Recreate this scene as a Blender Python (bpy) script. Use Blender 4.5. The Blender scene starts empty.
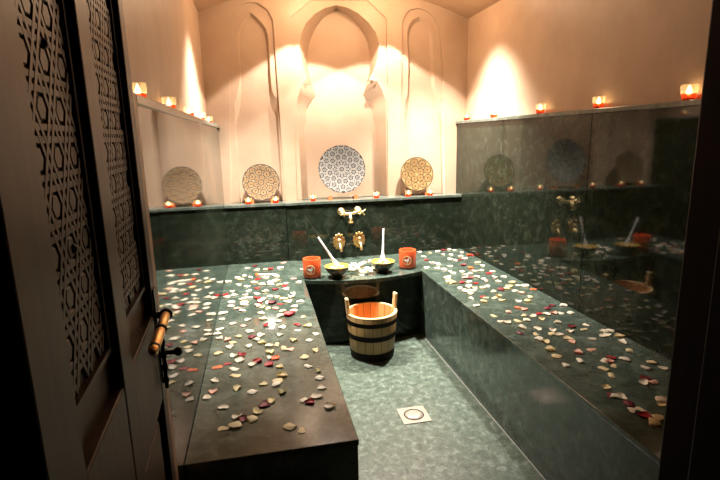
import bpy, bmesh, math, random
from mathutils import Vector, Matrix
random.seed(7)
PI = math.pi
scene = bpy.context.scene
COL = scene.collection

PETALS_DOOR="-0.376,-0.154,w -0.305,-0.229,w -0.319,-0.103,d -0.245,-0.236,y -0.213,-0.234,r -0.14,-0.212,w -0.106,-0.061,p -0.394,-0.347,w -0.439,-0.399,w -0.413,-0.454,y -0.355,-0.418,w -0.305,-0.357,o -0.278,-0.365,w -0.239,-0.376,w -0.3,-0.465,r -0.249,-0.455,w -0.195,-0.372,w -0.176,-0.428,w -0.494,-0.477,w -0.425,-0.571,w -0.327,-0.549,y -0.368,-0.63,w -0.276,-0.614,w -0.222,-0.57,w -0.189,-0.55,p -0.168,-0.541,y -0.22,-0.63,w -0.165,-0.66,y -0.13,-0.684,r -0.118,-0.63,w -0.062,-0.525,p -0.036,-0.624,w -0.305,-0.69,r -0.192,-0.741,d -0.359,-0.729,w -0.255,-0.772,w -0.459,-0.714,w -0.444,-0.796,w -0.309,-0.796,w -0.126,-0.755,w -0.488,-0.821,w -0.376,-0.815,w -0.357,-0.87,w -0.393,-0.884,w -0.231,-0.876,w -0.268,-0.907,w -0.302,-0.897,r -0.287,-0.949,w -0.19,-0.892,y -0.151,-0.939,y -0.09,-0.857,w -0.106,-0.928,w -0.453,-0.926,w -0.455,-1,w -0.384,-0.957,p -0.383,-0.998,w -0.417,-1.048,p -0.391,-1.097,w -0.291,-0.983,d -0.245,-0.991,w -0.22,-1.007,d -0.178,-1.037,r -0.133,-1.008,w -0.062,-1.023,w -0.299,-1.037,w -0.278,-1.058,y -0.247,-1.094,y -0.206,-1.106,p -0.17,-1.158,y -0.1,-1.098,w -0.108,-1.164,w -0.286,-1.161,w -0.136,-1.225,D -0.516,-0.771,r -0.492,-1.113,w -0.489,-1.202,w -0.431,-1.286,w -0.376,-1.331,p -0.493,-1.343,w -0.506,-1.406,w -0.484,-1.468,w -0.448,-1.493,p -0.396,-1.468,y -0.423,-1.537,y -0.434,-1.585,w -0.478,-1.643,y -0.413,-1.682,w -0.378,-1.686,r -0.382,-1.739,w -0.433,-1.76,r -0.473,-1.783,o -0.405,-1.818,w -0.355,-1.246,w -0.274,-1.254,y -0.184,-1.234,w -0.067,-1.285,y -0.197,-1.312,w -0.266,-1.352,r -0.235,-1.395,w -0.182,-1.4,w -0.105,-1.386,r -0.057,-1.416,y -0.11,-1.462,w -0.346,-1.416,w -0.292,-1.476,w -0.2,-1.504,w -0.029,-1.533,w -0.139,-1.582,y -0.067,-1.601,w -0.334,-1.492,d -0.313,-1.528,w -0.287,-1.57,y -0.348,-1.597,w -0.254,-1.618,w -0.219,-1.617,y -0.188,-1.67,y -0.163,-1.679,p -0.051,-1.722,y -0.25,-1.688,y -0.257,-1.746,w -0.23,-1.753,o -0.107,-1.778,y -0.329,-1.796,w -0.305,-1.771,r -0.258,-1.808,r -0.215,-1.843,y -0.1,-1.872,w -0.396,-1.882,y -0.475,-1.905,w -0.473,-1.992,p -0.493,-2.03,w -0.383,-1.99,y -0.428,-2.119,w -0.379,-2.193,w -0.419,-2.255,y -0.38,-2.246,y -0.36,-2.212,d -0.064,-1.92,g -0.065,-1.985,w -0.067,-2.065,w -0.142,-2.14,w -0.124,-2.159,r -0.095,-2.124,w -0.057,-2.205,w -0.21,-1.925,y -0.286,-1.979,y -0.238,-1.993,w -0.231,-1.967,y -0.327,-2.031,w -0.217,-2.06,g -0.285,-2.138,d -0.26,-2.115,y -0.31,-2.177,y -0.329,-2.22,y -0.204,-2.298,y -0.167,-2.325,y"
PETALS_WALL="1,-0.027,w 1.063,-0.093,y 0.982,-0.192,w 0.963,-0.304,r 1.149,-0.064,w 1.145,-0.177,w 1.212,-0.013,d 1.259,-0.013,w 1.294,-0.062,w 1.319,-0.15,w 1.209,-0.197,w 1.26,-0.264,w 1.263,-0.341,w 1.35,-0.262,r 1.332,-0.256,o 1.147,-0.326,w 1.168,-0.374,w 1.213,-0.367,d 0.98,-0.396,w 1.007,-0.442,w 1.175,-0.523,d 1.068,-0.524,w 1.297,-0.491,y 1.296,-0.577,w 1.188,-0.614,o 0.889,-0.518,w 0.956,-0.556,w 0.994,-0.602,w 1.096,-0.684,w 1.185,-0.693,w 1.231,-0.696,w 1.122,-0.751,w 1.075,-0.776,w 1.02,-0.644,w 1.02,-0.701,w 0.963,-0.775,w 0.94,-0.799,w 1.247,-0.778,r 1.128,-0.838,w 1.158,-0.878,w 1.051,-0.832,p 1.078,-0.84,d 0.932,-0.917,y 0.92,-0.884,y 0.988,-0.927,r 1.039,-0.918,w 1.064,-0.969,r 1.152,-0.936,p 0.927,-1.04,w 0.995,-1.019,w 1.015,-1.065,y 1.067,-1.061,y 1.106,-1.05,w 0.933,-1.102,w 0.98,-1.107,w 0.945,-1.148,w 0.911,-1.235,w 0.991,-1.222,r 0.998,-1.248,y 1.293,-0.742,w 1.243,-0.878,w 1.307,-0.875,w 1.221,-0.965,w 1.295,-1.015,y 1.303,-1.079,w 1.337,-1.102,w 1.224,-1.176,w 1.245,-1.22,p 1.358,-1.175,o 1.198,-1.117,y 1.157,-1.131,d 1.235,-1.087,y 1.1,-1.146,y 1.087,-1.237,y 1.067,-1.313,y 1.045,-1.266,y 1.147,-1.352,w 1.198,-1.366,y 1.252,-1.3,y 1.089,-1.45,o 1.112,-1.481,p 1.01,-1.5,p 0.908,-1.53,y 0.905,-1.613,w 0.927,-1.636,w 0.989,-1.635,y 1.036,-1.633,w 1.062,-1.563,y 1.104,-1.583,w 0.959,-1.306,y 0.887,-1.363,w 1.238,-1.501,d 1.286,-1.467,d 1.345,-1.483,w 1.151,-1.558,r 1.182,-1.58,w 1.229,-1.573,p 1.263,-1.588,w 1.315,-1.593,w 1.119,-1.634,y 1.17,-1.698,w 1.206,-1.763,d 1.16,-1.816,w 1.029,-1.749,w 1.087,-1.78,w 1.061,-1.821,y 1.09,-1.837,w 0.987,-1.802,y 0.965,-1.715,w 0.921,-1.776,d 0.97,-1.858,w 0.98,-1.897,y 1.103,-1.886,y 1.096,-1.923,p 0.954,-1.97,y 1.282,-1.763,w 1.236,-1.812,y 1.314,-1.854,w 1.364,-1.854,w 1.272,-1.9,w 1.298,-1.892,w 1.203,-1.922,w 1.126,-2.019,p 1.055,-2.027,p 0.944,-2.04,y 0.93,-2.124,w 1.011,-2.103,w 1.109,-2.125,w 1.154,-2.109,r 1.124,-2.136,p 1.113,-2.176,y 1.057,-2.188,y 1.354,-1.92,y 1.311,-1.979,w 1.272,-2.075,y 1.197,-2.137,w 1.047,-2.247,y 0.966,-2.32,y 1.282,-2.186,y 1.22,-2.225,w 1.286,-2.242,w 1.156,-2.296,d 1.125,-2.324,w 1.161,-2.331,p 0.942,-2.374,d 0.955,-2.385,w 0.968,-2.396,w 0.964,-2.442,d 0.945,-2.477,w 0.976,-2.481,w 0.96,-2.515,r 0.992,-2.537,y 0.96,-2.558,y 1.087,-2.448,w 1.074,-2.471,y 1.105,-2.446,w"
PETALS_SHELF="0.401,-0.175,w 0.366,-0.333,w 0.336,-0.439,w 0.378,-0.411,w 0.412,-0.347,w 0.447,-0.314,w 0.468,-0.342,w 0.401,-0.458,w 0.427,-0.486,w 0.469,-0.437,w 0.35,-0.503,w 0.374,-0.539,w 0.406,-0.558,w 0.437,-0.538,w 0.519,-0.313,w 0.515,-0.378,p 0.486,-0.483,w 0.515,-0.451,y 0.463,-0.536,w -0.024,-0.198,w"
N={'C_F': [(0.076, 0.958), (0.07, 1.677), (0.072, 1.688), (0.095, 1.777), (0.125, 1.835), (0.141, 1.849), (0.157, 1.871), (0.13, 1.958), (0.112, 2.044), (0.112, 2.108), (0.13, 2.185), (0.167, 2.256), (0.237, 2.324), (0.313, 2.364), (0.397, 2.387), (0.481, 2.372), (0.564, 2.335), (0.648, 2.266), (0.702, 2.195), (0.725, 2.115), (0.719, 2.042), (0.69, 1.946), (0.64, 1.849), (0.664, 1.849), (0.708, 1.838), (0.744, 1.774), (0.771, 1.69), (0.772, 1.674), (0.775, 0.959)], 'C_B': [(0.137, 0.949), (0.135, 1.535), (0.148, 1.558), (0.152, 1.636), (0.187, 1.704), (0.236, 1.739), (0.215, 1.804), (0.18, 1.924), (0.176, 2.029), (0.193, 2.125), (0.241, 2.235), (0.315, 2.324), (0.427, 2.392), (0.536, 2.336), (0.614, 2.249), (0.664, 2.153), (0.682, 2.033), (0.676, 1.926), (0.645, 1.818), (0.614, 1.732), (0.668, 1.7), (0.692, 1.645), (0.698, 1.557), (0.715, 1.537), (0.74, 0.946)], 'L_F': [(-0.407, 0.934), (-0.4, 1.547), (-0.395, 1.685), (-0.377, 1.714), (-0.366, 1.764), (-0.349, 1.821), (-0.337, 1.885), (-0.333, 2.047), (-0.334, 2.164), (-0.328, 2.198), (-0.307, 2.24), (-0.275, 2.288), (-0.237, 2.323), (-0.197, 2.29), (-0.156, 2.25), (-0.13, 2.209), (-0.118, 2.16), (-0.115, 2.028), (-0.116, 1.885), (-0.115, 1.814), (-0.109, 1.763), (-0.085, 1.719), (-0.068, 1.697), (-0.077, 1.601), (-0.075, 0.934)], 'L_B': [(-0.4, 0.946), (-0.39, 1.541), (-0.367, 1.606), (-0.348, 1.687), (-0.338, 1.781), (-0.33, 1.888), (-0.328, 2.051), (-0.324, 2.162), (-0.302, 2.224), (-0.27, 2.266), (-0.232, 2.305), (-0.191, 2.268), (-0.157, 2.227), (-0.135, 2.179), (-0.128, 2.102), (-0.127, 1.888), (-0.127, 1.816), (-0.131, 1.685), (-0.115, 1.633), (-0.088, 1.58), (-0.085, 0.939)], 'R_F': [(0.937, 0.91), (0.928, 1.673), (0.932, 1.688), (0.949, 1.719), (0.957, 1.788), (0.962, 1.955), (0.954, 2.111), (0.95, 2.206), (0.967, 2.258), (0.999, 2.298), (1.048, 2.321), (1.097, 2.304), (1.13, 2.261), (1.155, 2.203), (1.164, 2.076), (1.17, 1.933), (1.179, 1.81), (1.201, 1.748), (1.244, 1.694), (1.237, 1.599), (1.258, 0.912)], 'R_B': [(0.949, 0.915), (0.941, 1.526), (0.96, 1.604), (0.969, 1.674), (0.972, 1.813), (0.972, 1.958), (0.97, 2.116), (0.974, 2.204), (0.999, 2.256), (1.04, 2.286), (1.064, 2.294), (1.097, 2.273), (1.122, 2.237), (1.139, 2.185), (1.144, 2.08), (1.149, 1.928), (1.163, 1.813), (1.176, 1.672), (1.199, 1.601), (1.234, 1.529), (1.258, 0.917)], 'C_FR': [(0.034, 0.938), (0.055, 2.294), (0.209, 2.413), (0.636, 2.425), (0.784, 2.298), (0.788, 0.96)], 'L_FR': [(-0.475, 0.924), (-0.388, 2.228), (-0.334, 2.344), (-0.254, 2.386), (-0.177, 2.381), (-0.108, 2.336), (-0.076, 2.269), (-0.072, 2.082), (-0.053, 0.919)], 'R_FR': [(0.889, 0.897), (0.906, 2.275), (0.93, 2.333), (0.97, 2.366), (1.035, 2.379), (1.099, 2.363), (1.157, 2.324), (1.207, 2.245), (1.243, 1.969), (1.27, 0.913)]}
CAM_C=(-0.25368, -3.79201, 1.41687)
CAM_R=(0.97903, -0.20241, -0.0229)
CAM_U=(0.06341, 0.19604, 0.97854)
CAM_F=(0.19358, 0.95948, -0.20476)
CAM_FPX=493.29


# ------------------------------------------------------------------ helpers
def link(name, me, mat, parent=None):
    o = bpy.data.objects.new(name, me)
    COL.objects.link(o)
    if mat is not None:
        for m in (mat if isinstance(mat, (list, tuple)) else [mat]):
            me.materials.append(m)
    if parent is not None:
        o.parent = parent
    return o

def obj(name, bm, mat, parent=None, smooth=False, loc=None, angle=None):
    bmesh.ops.recalc_face_normals(bm, faces=bm.faces[:])
    me = bpy.data.meshes.new(name)
    bm.to_mesh(me); bm.free()
    if smooth or angle:
        me.shade_smooth()
        if angle:
            me.set_sharp_from_angle(angle=math.radians(angle))
    o = link(name, me, mat, parent)
    if loc: o.location = loc
    return o

def empty(name, loc=(0, 0, 0), rotz=0.0):
    o = bpy.data.objects.new(name, None)
    o.empty_display_size = 0.05
    COL.objects.link(o)
    o.location = loc; o.rotation_euler = (0, 0, rotz)
    return o

def tag(o, label, cat, group=None):
    o['label'] = label; o['category'] = cat
    if group: o['group'] = group
    return o

def struct(o, label=None, cat=None):
    o['kind'] = 'structure'
    if label: o['label'] = label
    if cat: o['category'] = cat
    return o

def add_box(bm, x0, x1, y0, y1, z0, z1, bev=0.0, M=None):
    vs = [bm.verts.new((x, y, z)) for x in (x0, x1) for y in (y0, y1) for z in (z0, z1)]
    fs = [(0, 1, 3, 2), (4, 6, 7, 5), (0, 4, 5, 1), (2, 3, 7, 6), (0, 2, 6, 4), (1, 5, 7, 3)]
    faces = [bm.faces.new([vs[i] for i in f]) for f in fs]
    if bev > 0:
        es = list({e for f in faces for e in f.edges})
        r = bmesh.ops.bevel(bm, geom=es, offset=bev, segments=2, affect='EDGES', profile=0.5)
        vs = list({v for f in r['faces'] for v in f.verts} | {v for v in vs if v.is_valid})
    if M is not None:
        bmesh.ops.transform(bm, matrix=M, verts=[v for v in vs if v.is_valid])
    return bm

def box(x0, x1, y0, y1, z0, z1, bev=0.0):
    return add_box(bmesh.new(), x0, x1, y0, y1, z0, z1, bev)

def add_lathe(bm, prof, seg=32, M=None, a0=0.0, a1=2 * PI, sx=1.0, sy=1.0, wob=None):
    """prof = list of (r, z); revolved about z."""
    full = abs((a1 - a0) - 2 * PI) < 1e-6
    n = seg if full else seg + 1
    rings, new = [], []
    for r, z in prof:
        if r < 1e-7:
            v = bm.verts.new((0, 0, z)); rings.append([v]); new.append(v)
        else:
            ring = []
            for i in range(n):
                a = a0 + (a1 - a0) * i / seg
                rr = r * (wob(a, z) if wob else 1)
                v = bm.verts.new((rr * math.cos(a) * sx, rr * math.sin(a) * sy, z))
                ring.append(v); new.append(v)
            rings.append(ring)
    for A, B in zip(rings[:-1], rings[1:]):
        m = seg
        for i in range(m):
            j = (i + 1) % n
            if len(A) == 1 and len(B) == 1: continue
            if len(A) == 1: bm.faces.new((A[0], B[i], B[j]))
            elif len(B) == 1: bm.faces.new((A[i], A[j], B[0]))
            else: bm.faces.new((A[i], A[j], B[j], B[i]))
    if M is not None: bmesh.ops.transform(bm, matrix=M, verts=new)
    return bm

def lathe(prof, seg=32, **k):
    return add_lathe(bmesh.new(), prof, seg, **k)

def add_tube(bm, pts, rad, seg=12, cap=True):
    pts = [Vector(p) for p in pts]
    rads = rad if isinstance(rad, (list, tuple)) else [rad] * len(pts)
    rings = []
    t0 = (pts[1] - pts[0]).normalized()
    up = Vector((0, 0, 1)) if abs(t0.z) < 0.9 else Vector((1, 0, 0))
    u = t0.cross(up).normalized()
    for i, p in enumerate(pts):
        t = (pts[min(i + 1, len(pts) - 1)] - pts[max(i - 1, 0)]).normalized()
        u = (u - t * u.dot(t)).normalized(); v = t.cross(u)
        rings.append([bm.verts.new(p + rads[i] * (math.cos(2 * PI * k / seg) * u + math.sin(2 * PI * k / seg) * v)) for k in range(seg)])
    for A, B in zip(rings[:-1], rings[1:]):
        for i in range(seg):
            j = (i + 1) % seg
            bm.faces.new((A[i], A[j], B[j], B[i]))
    if cap:
        bm.faces.new(rings[0][::-1]); bm.faces.new(rings[-1])
    return bm

def add_ball(bm, c, r, sx=1, sy=1, sz=1, seg=16):
    M = Matrix.Translation(Vector(c)) @ Matrix.Diagonal((sx, sy, sz, 1))
    bmesh.ops.create_uvsphere(bm, u_segments=seg, v_segments=max(6, seg // 2), radius=r, matrix=M)
    return bm

# ------------------------------------------------------------------ materials
class NT:
    def __init__(self, name):
        self.m = bpy.data.materials.new(name); self.m.use_nodes = True
        self.t = self.m.node_tree; self.t.nodes.clear()
        self.out = self.n('ShaderNodeOutputMaterial')
    def n(self, typ, **k):
        nd = self.t.nodes.new(typ)
        for a, b in k.items():
            if hasattr(nd, a): setattr(nd, a, b)
        return nd
    def l(self, a, b): self.t.links.new(a, b)
    def co(self, which='Object', scale=(1, 1, 1)):
        tc = self.n('ShaderNodeTexCoord'); mp = self.n('ShaderNodeMapping')
        mp.inputs['Scale'].default_value = scale
        self.l(tc.outputs[which], mp.inputs['Vector'])
        return mp.outputs['Vector']
    def noise(self, vec, scale, detail=4, rough=0.55, dist=0.0):
        nd = self.n('ShaderNodeTexNoise')
        nd.inputs['Scale'].default_value = scale; nd.inputs['Detail'].default_value = detail
        nd.inputs['Roughness'].default_value = rough; nd.inputs['Distortion'].default_value = dist
        self.l(vec, nd.inputs['Vector']); return nd.outputs['Fac']
    def ramp(self, fac, stops):
        r = self.n('ShaderNodeValToRGB')
        while len(r.color_ramp.elements) < len(stops): r.color_ramp.elements.new(0.5)
        for e, (p, c) in zip(r.color_ramp.elements, stops):
            e.position = p; e.color = (c[0], c[1], c[2], 1)
        self.l(fac, r.inputs['Fac']); return r.outputs['Color']
    def mix(self, fac, a, b, blend='MIX'):
        m = self.n('ShaderNodeMix'); m.data_type = 'RGBA'; m.blend_type = blend
        for s, v in ((0, fac), (6, a), (7, b)):
            if hasattr(v, 'is_linked'): self.l(v, m.inputs[s])
            else: m.inputs[s].default_value = v if s == 0 else (v[0], v[1], v[2], 1)
        return m.outputs[2]
    def math(self, op, a, b=None, c=None):
        m = self.n('ShaderNodeMath'); m.operation = op
        for i, v in enumerate((a, b, c)):
            if v is None: continue
            if hasattr(v, 'is_linked'): self.l(v, m.inputs[i])
            else: m.inputs[i].default_value = v
        return m.outputs[0]
    def bump(self, h, strength, dist=0.01):
        b = self.n('ShaderNodeBump'); b.inputs['Strength'].default_value = strength
        b.inputs['Distance'].default_value = dist
        self.l(h, b.inputs['Height']); return b.outputs['Normal']
    def pbr(self, color, rough=0.5, metal=0.0, spec=None, normal=None, **k):
        p = self.n('ShaderNodeBsdfPrincipled')
        for nm, v in (('Base Color', color), ('Roughness', rough), ('Metallic', metal)):
            if hasattr(v, 'is_linked'): self.l(v, p.inputs[nm])
            elif nm == 'Base Color': p.inputs[nm].default_value = (v[0], v[1], v[2], 1)
            else: p.inputs[nm].default_value = v
        if spec is not None: p.inputs['Specular IOR Level'].default_value = spec
        for nm, v in k.items(): p.inputs[nm.replace('_', ' ')].default_value = v
        if normal is not None: self.l(normal, p.inputs['Normal'])
        self.l(p.outputs[0], self.out.inputs['Surface'])
        self.p = p
        return self.m

def marble(name, dark, mid, light, scale=6.0, rough=0.1, fleck=0.5, spec=0.5, streak=(1, 1, 1), bump=0.02):
    t = NT(name); v = t.co('Object', streak)
    a = t.noise(v, scale, 8, 0.65, 0.6)
    b = t.noise(v, scale * 5, 6, 0.6, 0.3)
    c = t.ramp(a, [(0.28, dark), (0.52, mid), (0.75, light)])
    f = t.ramp(b, [(0.52, (0, 0, 0)), (0.72, (1, 1, 1))])
    c = t.mix(t.math('MULTIPLY', f, fleck), c, light)
    r = t.math('MULTIPLY_ADD', b, 0.06, rough - 0.03)
    return t.pbr(c, r, spec=spec, normal=t.bump(b, bump, 0.002))

def plaster(name, base, dark, rough=0.45):
    t = NT(name); v = t.co('Object'); vs = t.co('Object', (1, 1, 0.35))
    a = t.noise(v, 3.0, 6, 0.6); b = t.noise(vs, 18.0, 5, 0.55)
    c = t.ramp(a, [(0.3, dark), (0.65, base)])
    c = t.mix(t.math('MULTIPLY', b, 0.18), c, dark)
    h = t.math('ADD', a, t.math('MULTIPLY', b, 0.35))
    return t.pbr(c, t.math('MULTIPLY_ADD', b, 0.2, rough - 0.1), spec=0.4, normal=t.bump(h, 0.22, 0.012))

def wood(name, c1, c2, axis=(1, 1, 0.08), scale=30, rough=0.4, coat=0.0):
    t = NT(name); v = t.co('Object', axis)
    a = t.noise(v, scale, 6, 0.6, 0.8)
    c = t.ramp(a, [(0.3, c1), (0.7, c2)])
    m = t.pbr(c, rough, spec=0.16, normal=t.bump(a, 0.12, 0.002))
    t.p.inputs['Coat Weight'].default_value = coat
    t.p.inputs['Coat Roughness'].default_value = 0.2
    return m

def simple(name, c, rough=0.5, metal=0.0, c2=None, scale=40, **k):
    t = NT(name); v = t.co('Object')
    c2 = c2 or tuple(x * 0.8 for x in c)
    a = t.noise(v, scale, 3)
    return t.pbr(t.ramp(a, [(0.3, c2), (0.7, c)]), rough, metal, **k)

M = {}
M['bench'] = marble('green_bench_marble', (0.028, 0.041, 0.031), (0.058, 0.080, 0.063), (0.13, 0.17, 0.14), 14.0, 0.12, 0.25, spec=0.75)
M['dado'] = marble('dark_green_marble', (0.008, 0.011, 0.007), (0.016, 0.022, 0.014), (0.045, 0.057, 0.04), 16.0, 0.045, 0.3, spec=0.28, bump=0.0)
M['floor'] = marble('floor_green_marble', (0.030, 0.044, 0.032), (0.088, 0.115, 0.088), (0.24, 0.28, 0.235), 28.0, 0.30, 0.5)
M['ledge'] = marble('ledge_marble', (0.05, 0.07, 0.055), (0.10, 0.12, 0.10), (0.2, 0.22, 0.19), 8.0, 0.16, 0.3)
M['grout'] = simple('pale_grout', (0.35, 0.36, 0.32), 0.6)
M['plaster'] = plaster('pink_tadelakt', (0.47, 0.34, 0.24), (0.40, 0.27, 0.18))
M['niche'] = plaster('niche_tadelakt', (0.46, 0.335, 0.237), (0.40, 0.27, 0.18), 0.55)
M['ceil'] = plaster('ceiling_tadelakt', (0.50, 0.34, 0.22), (0.42, 0.27, 0.165), 0.5)
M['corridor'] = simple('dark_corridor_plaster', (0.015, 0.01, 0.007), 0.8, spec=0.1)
M['door'] = wood('carved_door_wood', (0.032, 0.0155, 0.006), (0.072, 0.037, 0.0135), (1, 1, 0.06), 26, 0.42, 0.0)
M['door_dark'] = wood('carved_panel_wood', (0.032, 0.0155, 0.006), (0.072, 0.037, 0.0135), (1, 1, 0.06), 26, 0.42, 0.0)
M['jamb'] = wood('red_brown_jamb_wood', (0.010, 0.003, 0.002), (0.022, 0.006, 0.003), (1, 1, 0.06), 22, 0.55, 0.0)
M['iron'] = simple('blackened_iron', (0.03, 0.022, 0.016), 0.45, 0.7)
M['brass'] = simple('polished_brass', (1.0, 0.76, 0.40), 0.34, 1.0, (0.92, 0.64, 0.28))
M['brass_dim'] = simple('worn_brass', (0.85, 0.55, 0.22), 0.38, 1.0, (0.62, 0.36, 0.13))
M['steel'] = simple('brushed_steel', (0.36, 0.32, 0.27), 0.4, 0.3, (0.30, 0.26, 0.21))
M['bowl'] = simple('dark_bronze_bowl', (0.05, 0.05, 0.03), 0.3, 0.5)
M['bowl_in'] = simple('gilt_bowl_lining', (0.85, 0.62, 0.16), 0.3, 0.3, (0.75, 0.5, 0.1))
M['cream'] = simple('cream_soap', (0.55, 0.32, 0.07), 0.6, 0, (0.60, 0.44, 0.22), 60)
M['white'] = simple('white_ceramic', (0.86, 0.84, 0.80), 0.3, 0, (0.82, 0.8, 0.75))
M['orange'] = simple('orange_lacquer', (0.88, 0.13, 0.035), 0.35, 0, (0.80, 0.10, 0.03))
M['black'] = simple('black_base', (0.012, 0.01, 0.009), 0.4)
M['hoop'] = simple('black_painted_hoop', (0.010, 0.006, 0.004), 0.7, spec=0.12)
M['stand'] = simple('terracotta_stand', (0.62, 0.20, 0.07), 0.5)
M['wax'] = simple('pale_wax', (0.9, 0.6, 0.4), 0.5)

def bucket_wood(name, c1, c2):
    t = NT(name); v = t.co('Object')
    sep = t.n('ShaderNodeSeparateXYZ'); t.l(v, sep.inputs[0])
    ang = t.math('ARCTAN2', sep.outputs[1], sep.outputs[0])
    st = t.math('MULTIPLY', ang, 18 / (2 * PI))
    cell = t.math('FLOOR', st)
    wn = t.n('ShaderNodeTexWhiteNoise'); wn.noise_dimensions = '1D'; t.l(cell, wn.inputs['W'])
    fr = t.math('FRACT', st)
    gap = t.math('LESS_THAN', t.math('ABSOLUTE', t.math('SUBTRACT', fr, 0.5)), 0.46)
    v2 = t.co('Object', (1, 1, 0.1))
    g = t.noise(v2, 55, 4)
    c = t.ramp(t.math('MULTIPLY_ADD', g, 0.6, t.math('MULTIPLY', wn.outputs['Value'], 0.4)), [(0.25, c1), (0.75, c2)])
    c = t.mix(gap, tuple(x * 0.35 for x in c1), c)
    return t.pbr(c, 0.45, normal=t.bump(g, 0.1, 0.002))
M['stave'] = bucket_wood('bucket_stave_wood', (0.28, 0.15, 0.05), (0.46, 0.28, 0.11))
M['stave_in'] = bucket_wood('bucket_inside_wood', (0.62, 0.28, 0.09), (0.80, 0.42, 0.16))
M['rim_wood'] = wood('bucket_rim_wood', (0.66, 0.42, 0.2), (0.82, 0.58, 0.32), (1, 1, 1), 30, 0.45)

def plate_mat(name, ground, ink, accent, n, rings, mode):
    """hand painted plate: rings of motifs repeated round the axis (object space, plate in XY, radius 1)."""
    t = NT(name); v = t.co('Object')
    sep = t.n('ShaderNodeSeparateXYZ'); t.l(v, sep.inputs[0])
    x, y = sep.outputs[0], sep.outputs[1]
    r = t.math('SQRT', t.math('ADD', t.math('MULTIPLY', x, x), t.math('MULTIPLY', y, y)))
    a = t.math('ARCTAN2', y, x)
    col = t.ramp(t.noise(v, 9, 3), [(0.3, tuple(q * 0.9 for q in ground)), (0.7, ground)])
    def lin(val, lo, hi):  # 1 inside lo..hi
        return t.math('MULTIPLY', t.math('GREATER_THAN', val, lo), t.math('LESS_THAN', val, hi))
    if mode == 'mosaic':
        f = None
        for k in range(6):
            th = k * PI / 6
            ph = t.math('ADD', t.math('MULTIPLY', x, 50 * math.cos(th)), t.math('MULTIPLY', y, 50 * math.sin(th)))
            cw = t.math('COSINE', ph); f = cw if f is None else t.math('ADD', f, cw)
        col = t.mix(t.math('MULTIPLY', lin(f, -9, -0.95), 0.9), col, ink)
        col = t.mix(t.math('MULTIPLY', lin(f, 0.2, 0.75), 0.9), col, ink)
        col = t.mix(t.math('MULTIPLY', lin(f, 1.6, 2.6), 0.8), col, accent)
        col = t.mix(t.math('MULTIPLY', lin(f, 3.4, 9), 0.9), col, ink)
        # dark dashes on the rim
        rim = t.math('MULTIPLY', t.math('GREATER_THAN', r, 0.955), t.math('GREATER_THAN', t.math('SINE', t.math('MULTIPLY', a, 15)), 0.72))
        col = t.mix(rim, col, (0.03, 0.02, 0.015))
    else:
        for (r0, rad, k, off) in rings:  # rosettes: k circles at radius r0
            f = t.math('SUBTRACT', t.math('FRACT', t.math('ADD', t.math('MULTIPLY', a, k / (2 * PI)), off)), 0.5)
            dx = t.math('MULTIPLY', f, 2 * PI / k * r0)
            dr = t.math('SUBTRACT', r, r0)
            d = t.math('SQRT', t.math('ADD', t.math('MULTIPLY', dx, dx), t.math('MULTIPLY', dr, dr)))
            d = t.math('DIVIDE', d, rad)
            col = t.mix(t.math('MULTIPLY', t.math('LESS_THAN', d, 0.86), 0.9), col, ground)
            col = t.mix(lin(d, 0.78, 1.0), col, ink)
            col = t.mix(lin(d, 0.42, 0.6), col, accent)
            col = t.mix(t.math('LESS_THAN', d, 0.24), col, ink)
        bg = t.noise(v, 26, 3)
        col = t.mix(t.math('MULTIPLY', t.math('GREATER_THAN', bg, 0.58), 0.55), col, ink)
        col = t.mix(t.math('GREATER_THAN', r, 0.955), col, ink)
    return t.pbr(col, 0.18, spec=0.5)
M['plate_big'] = plate_mat('painted_white_plate', (0.33, 0.32, 0.295), (0.02, 0.022, 0.03), (0.17, 0.09, 0.03), 16, None, 'mosaic')
M['plate_a'] = plate_mat('painted_floral_plate', (0.29, 0.21, 0.125), (0.05, 0.035, 0.03), (0.22, 0.10, 0.025), 8, [(0.80, 0.15, 16, 0.0), (0.55, 0.19, 8, 0.3), (0.28, 0.14, 6, 0.2), (0.0, 0.15, 1, 0)], 'ring')
M['plate_b'] = plate_mat('painted_ring_plate', (0.29, 0.20, 0.095), (0.045, 0.02, 0.008), (0.15, 0.06, 0.012), 8, [(0.70, 0.23, 9, 0.0), (0.30, 0.21, 5, 0.1)], 'ring')

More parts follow.
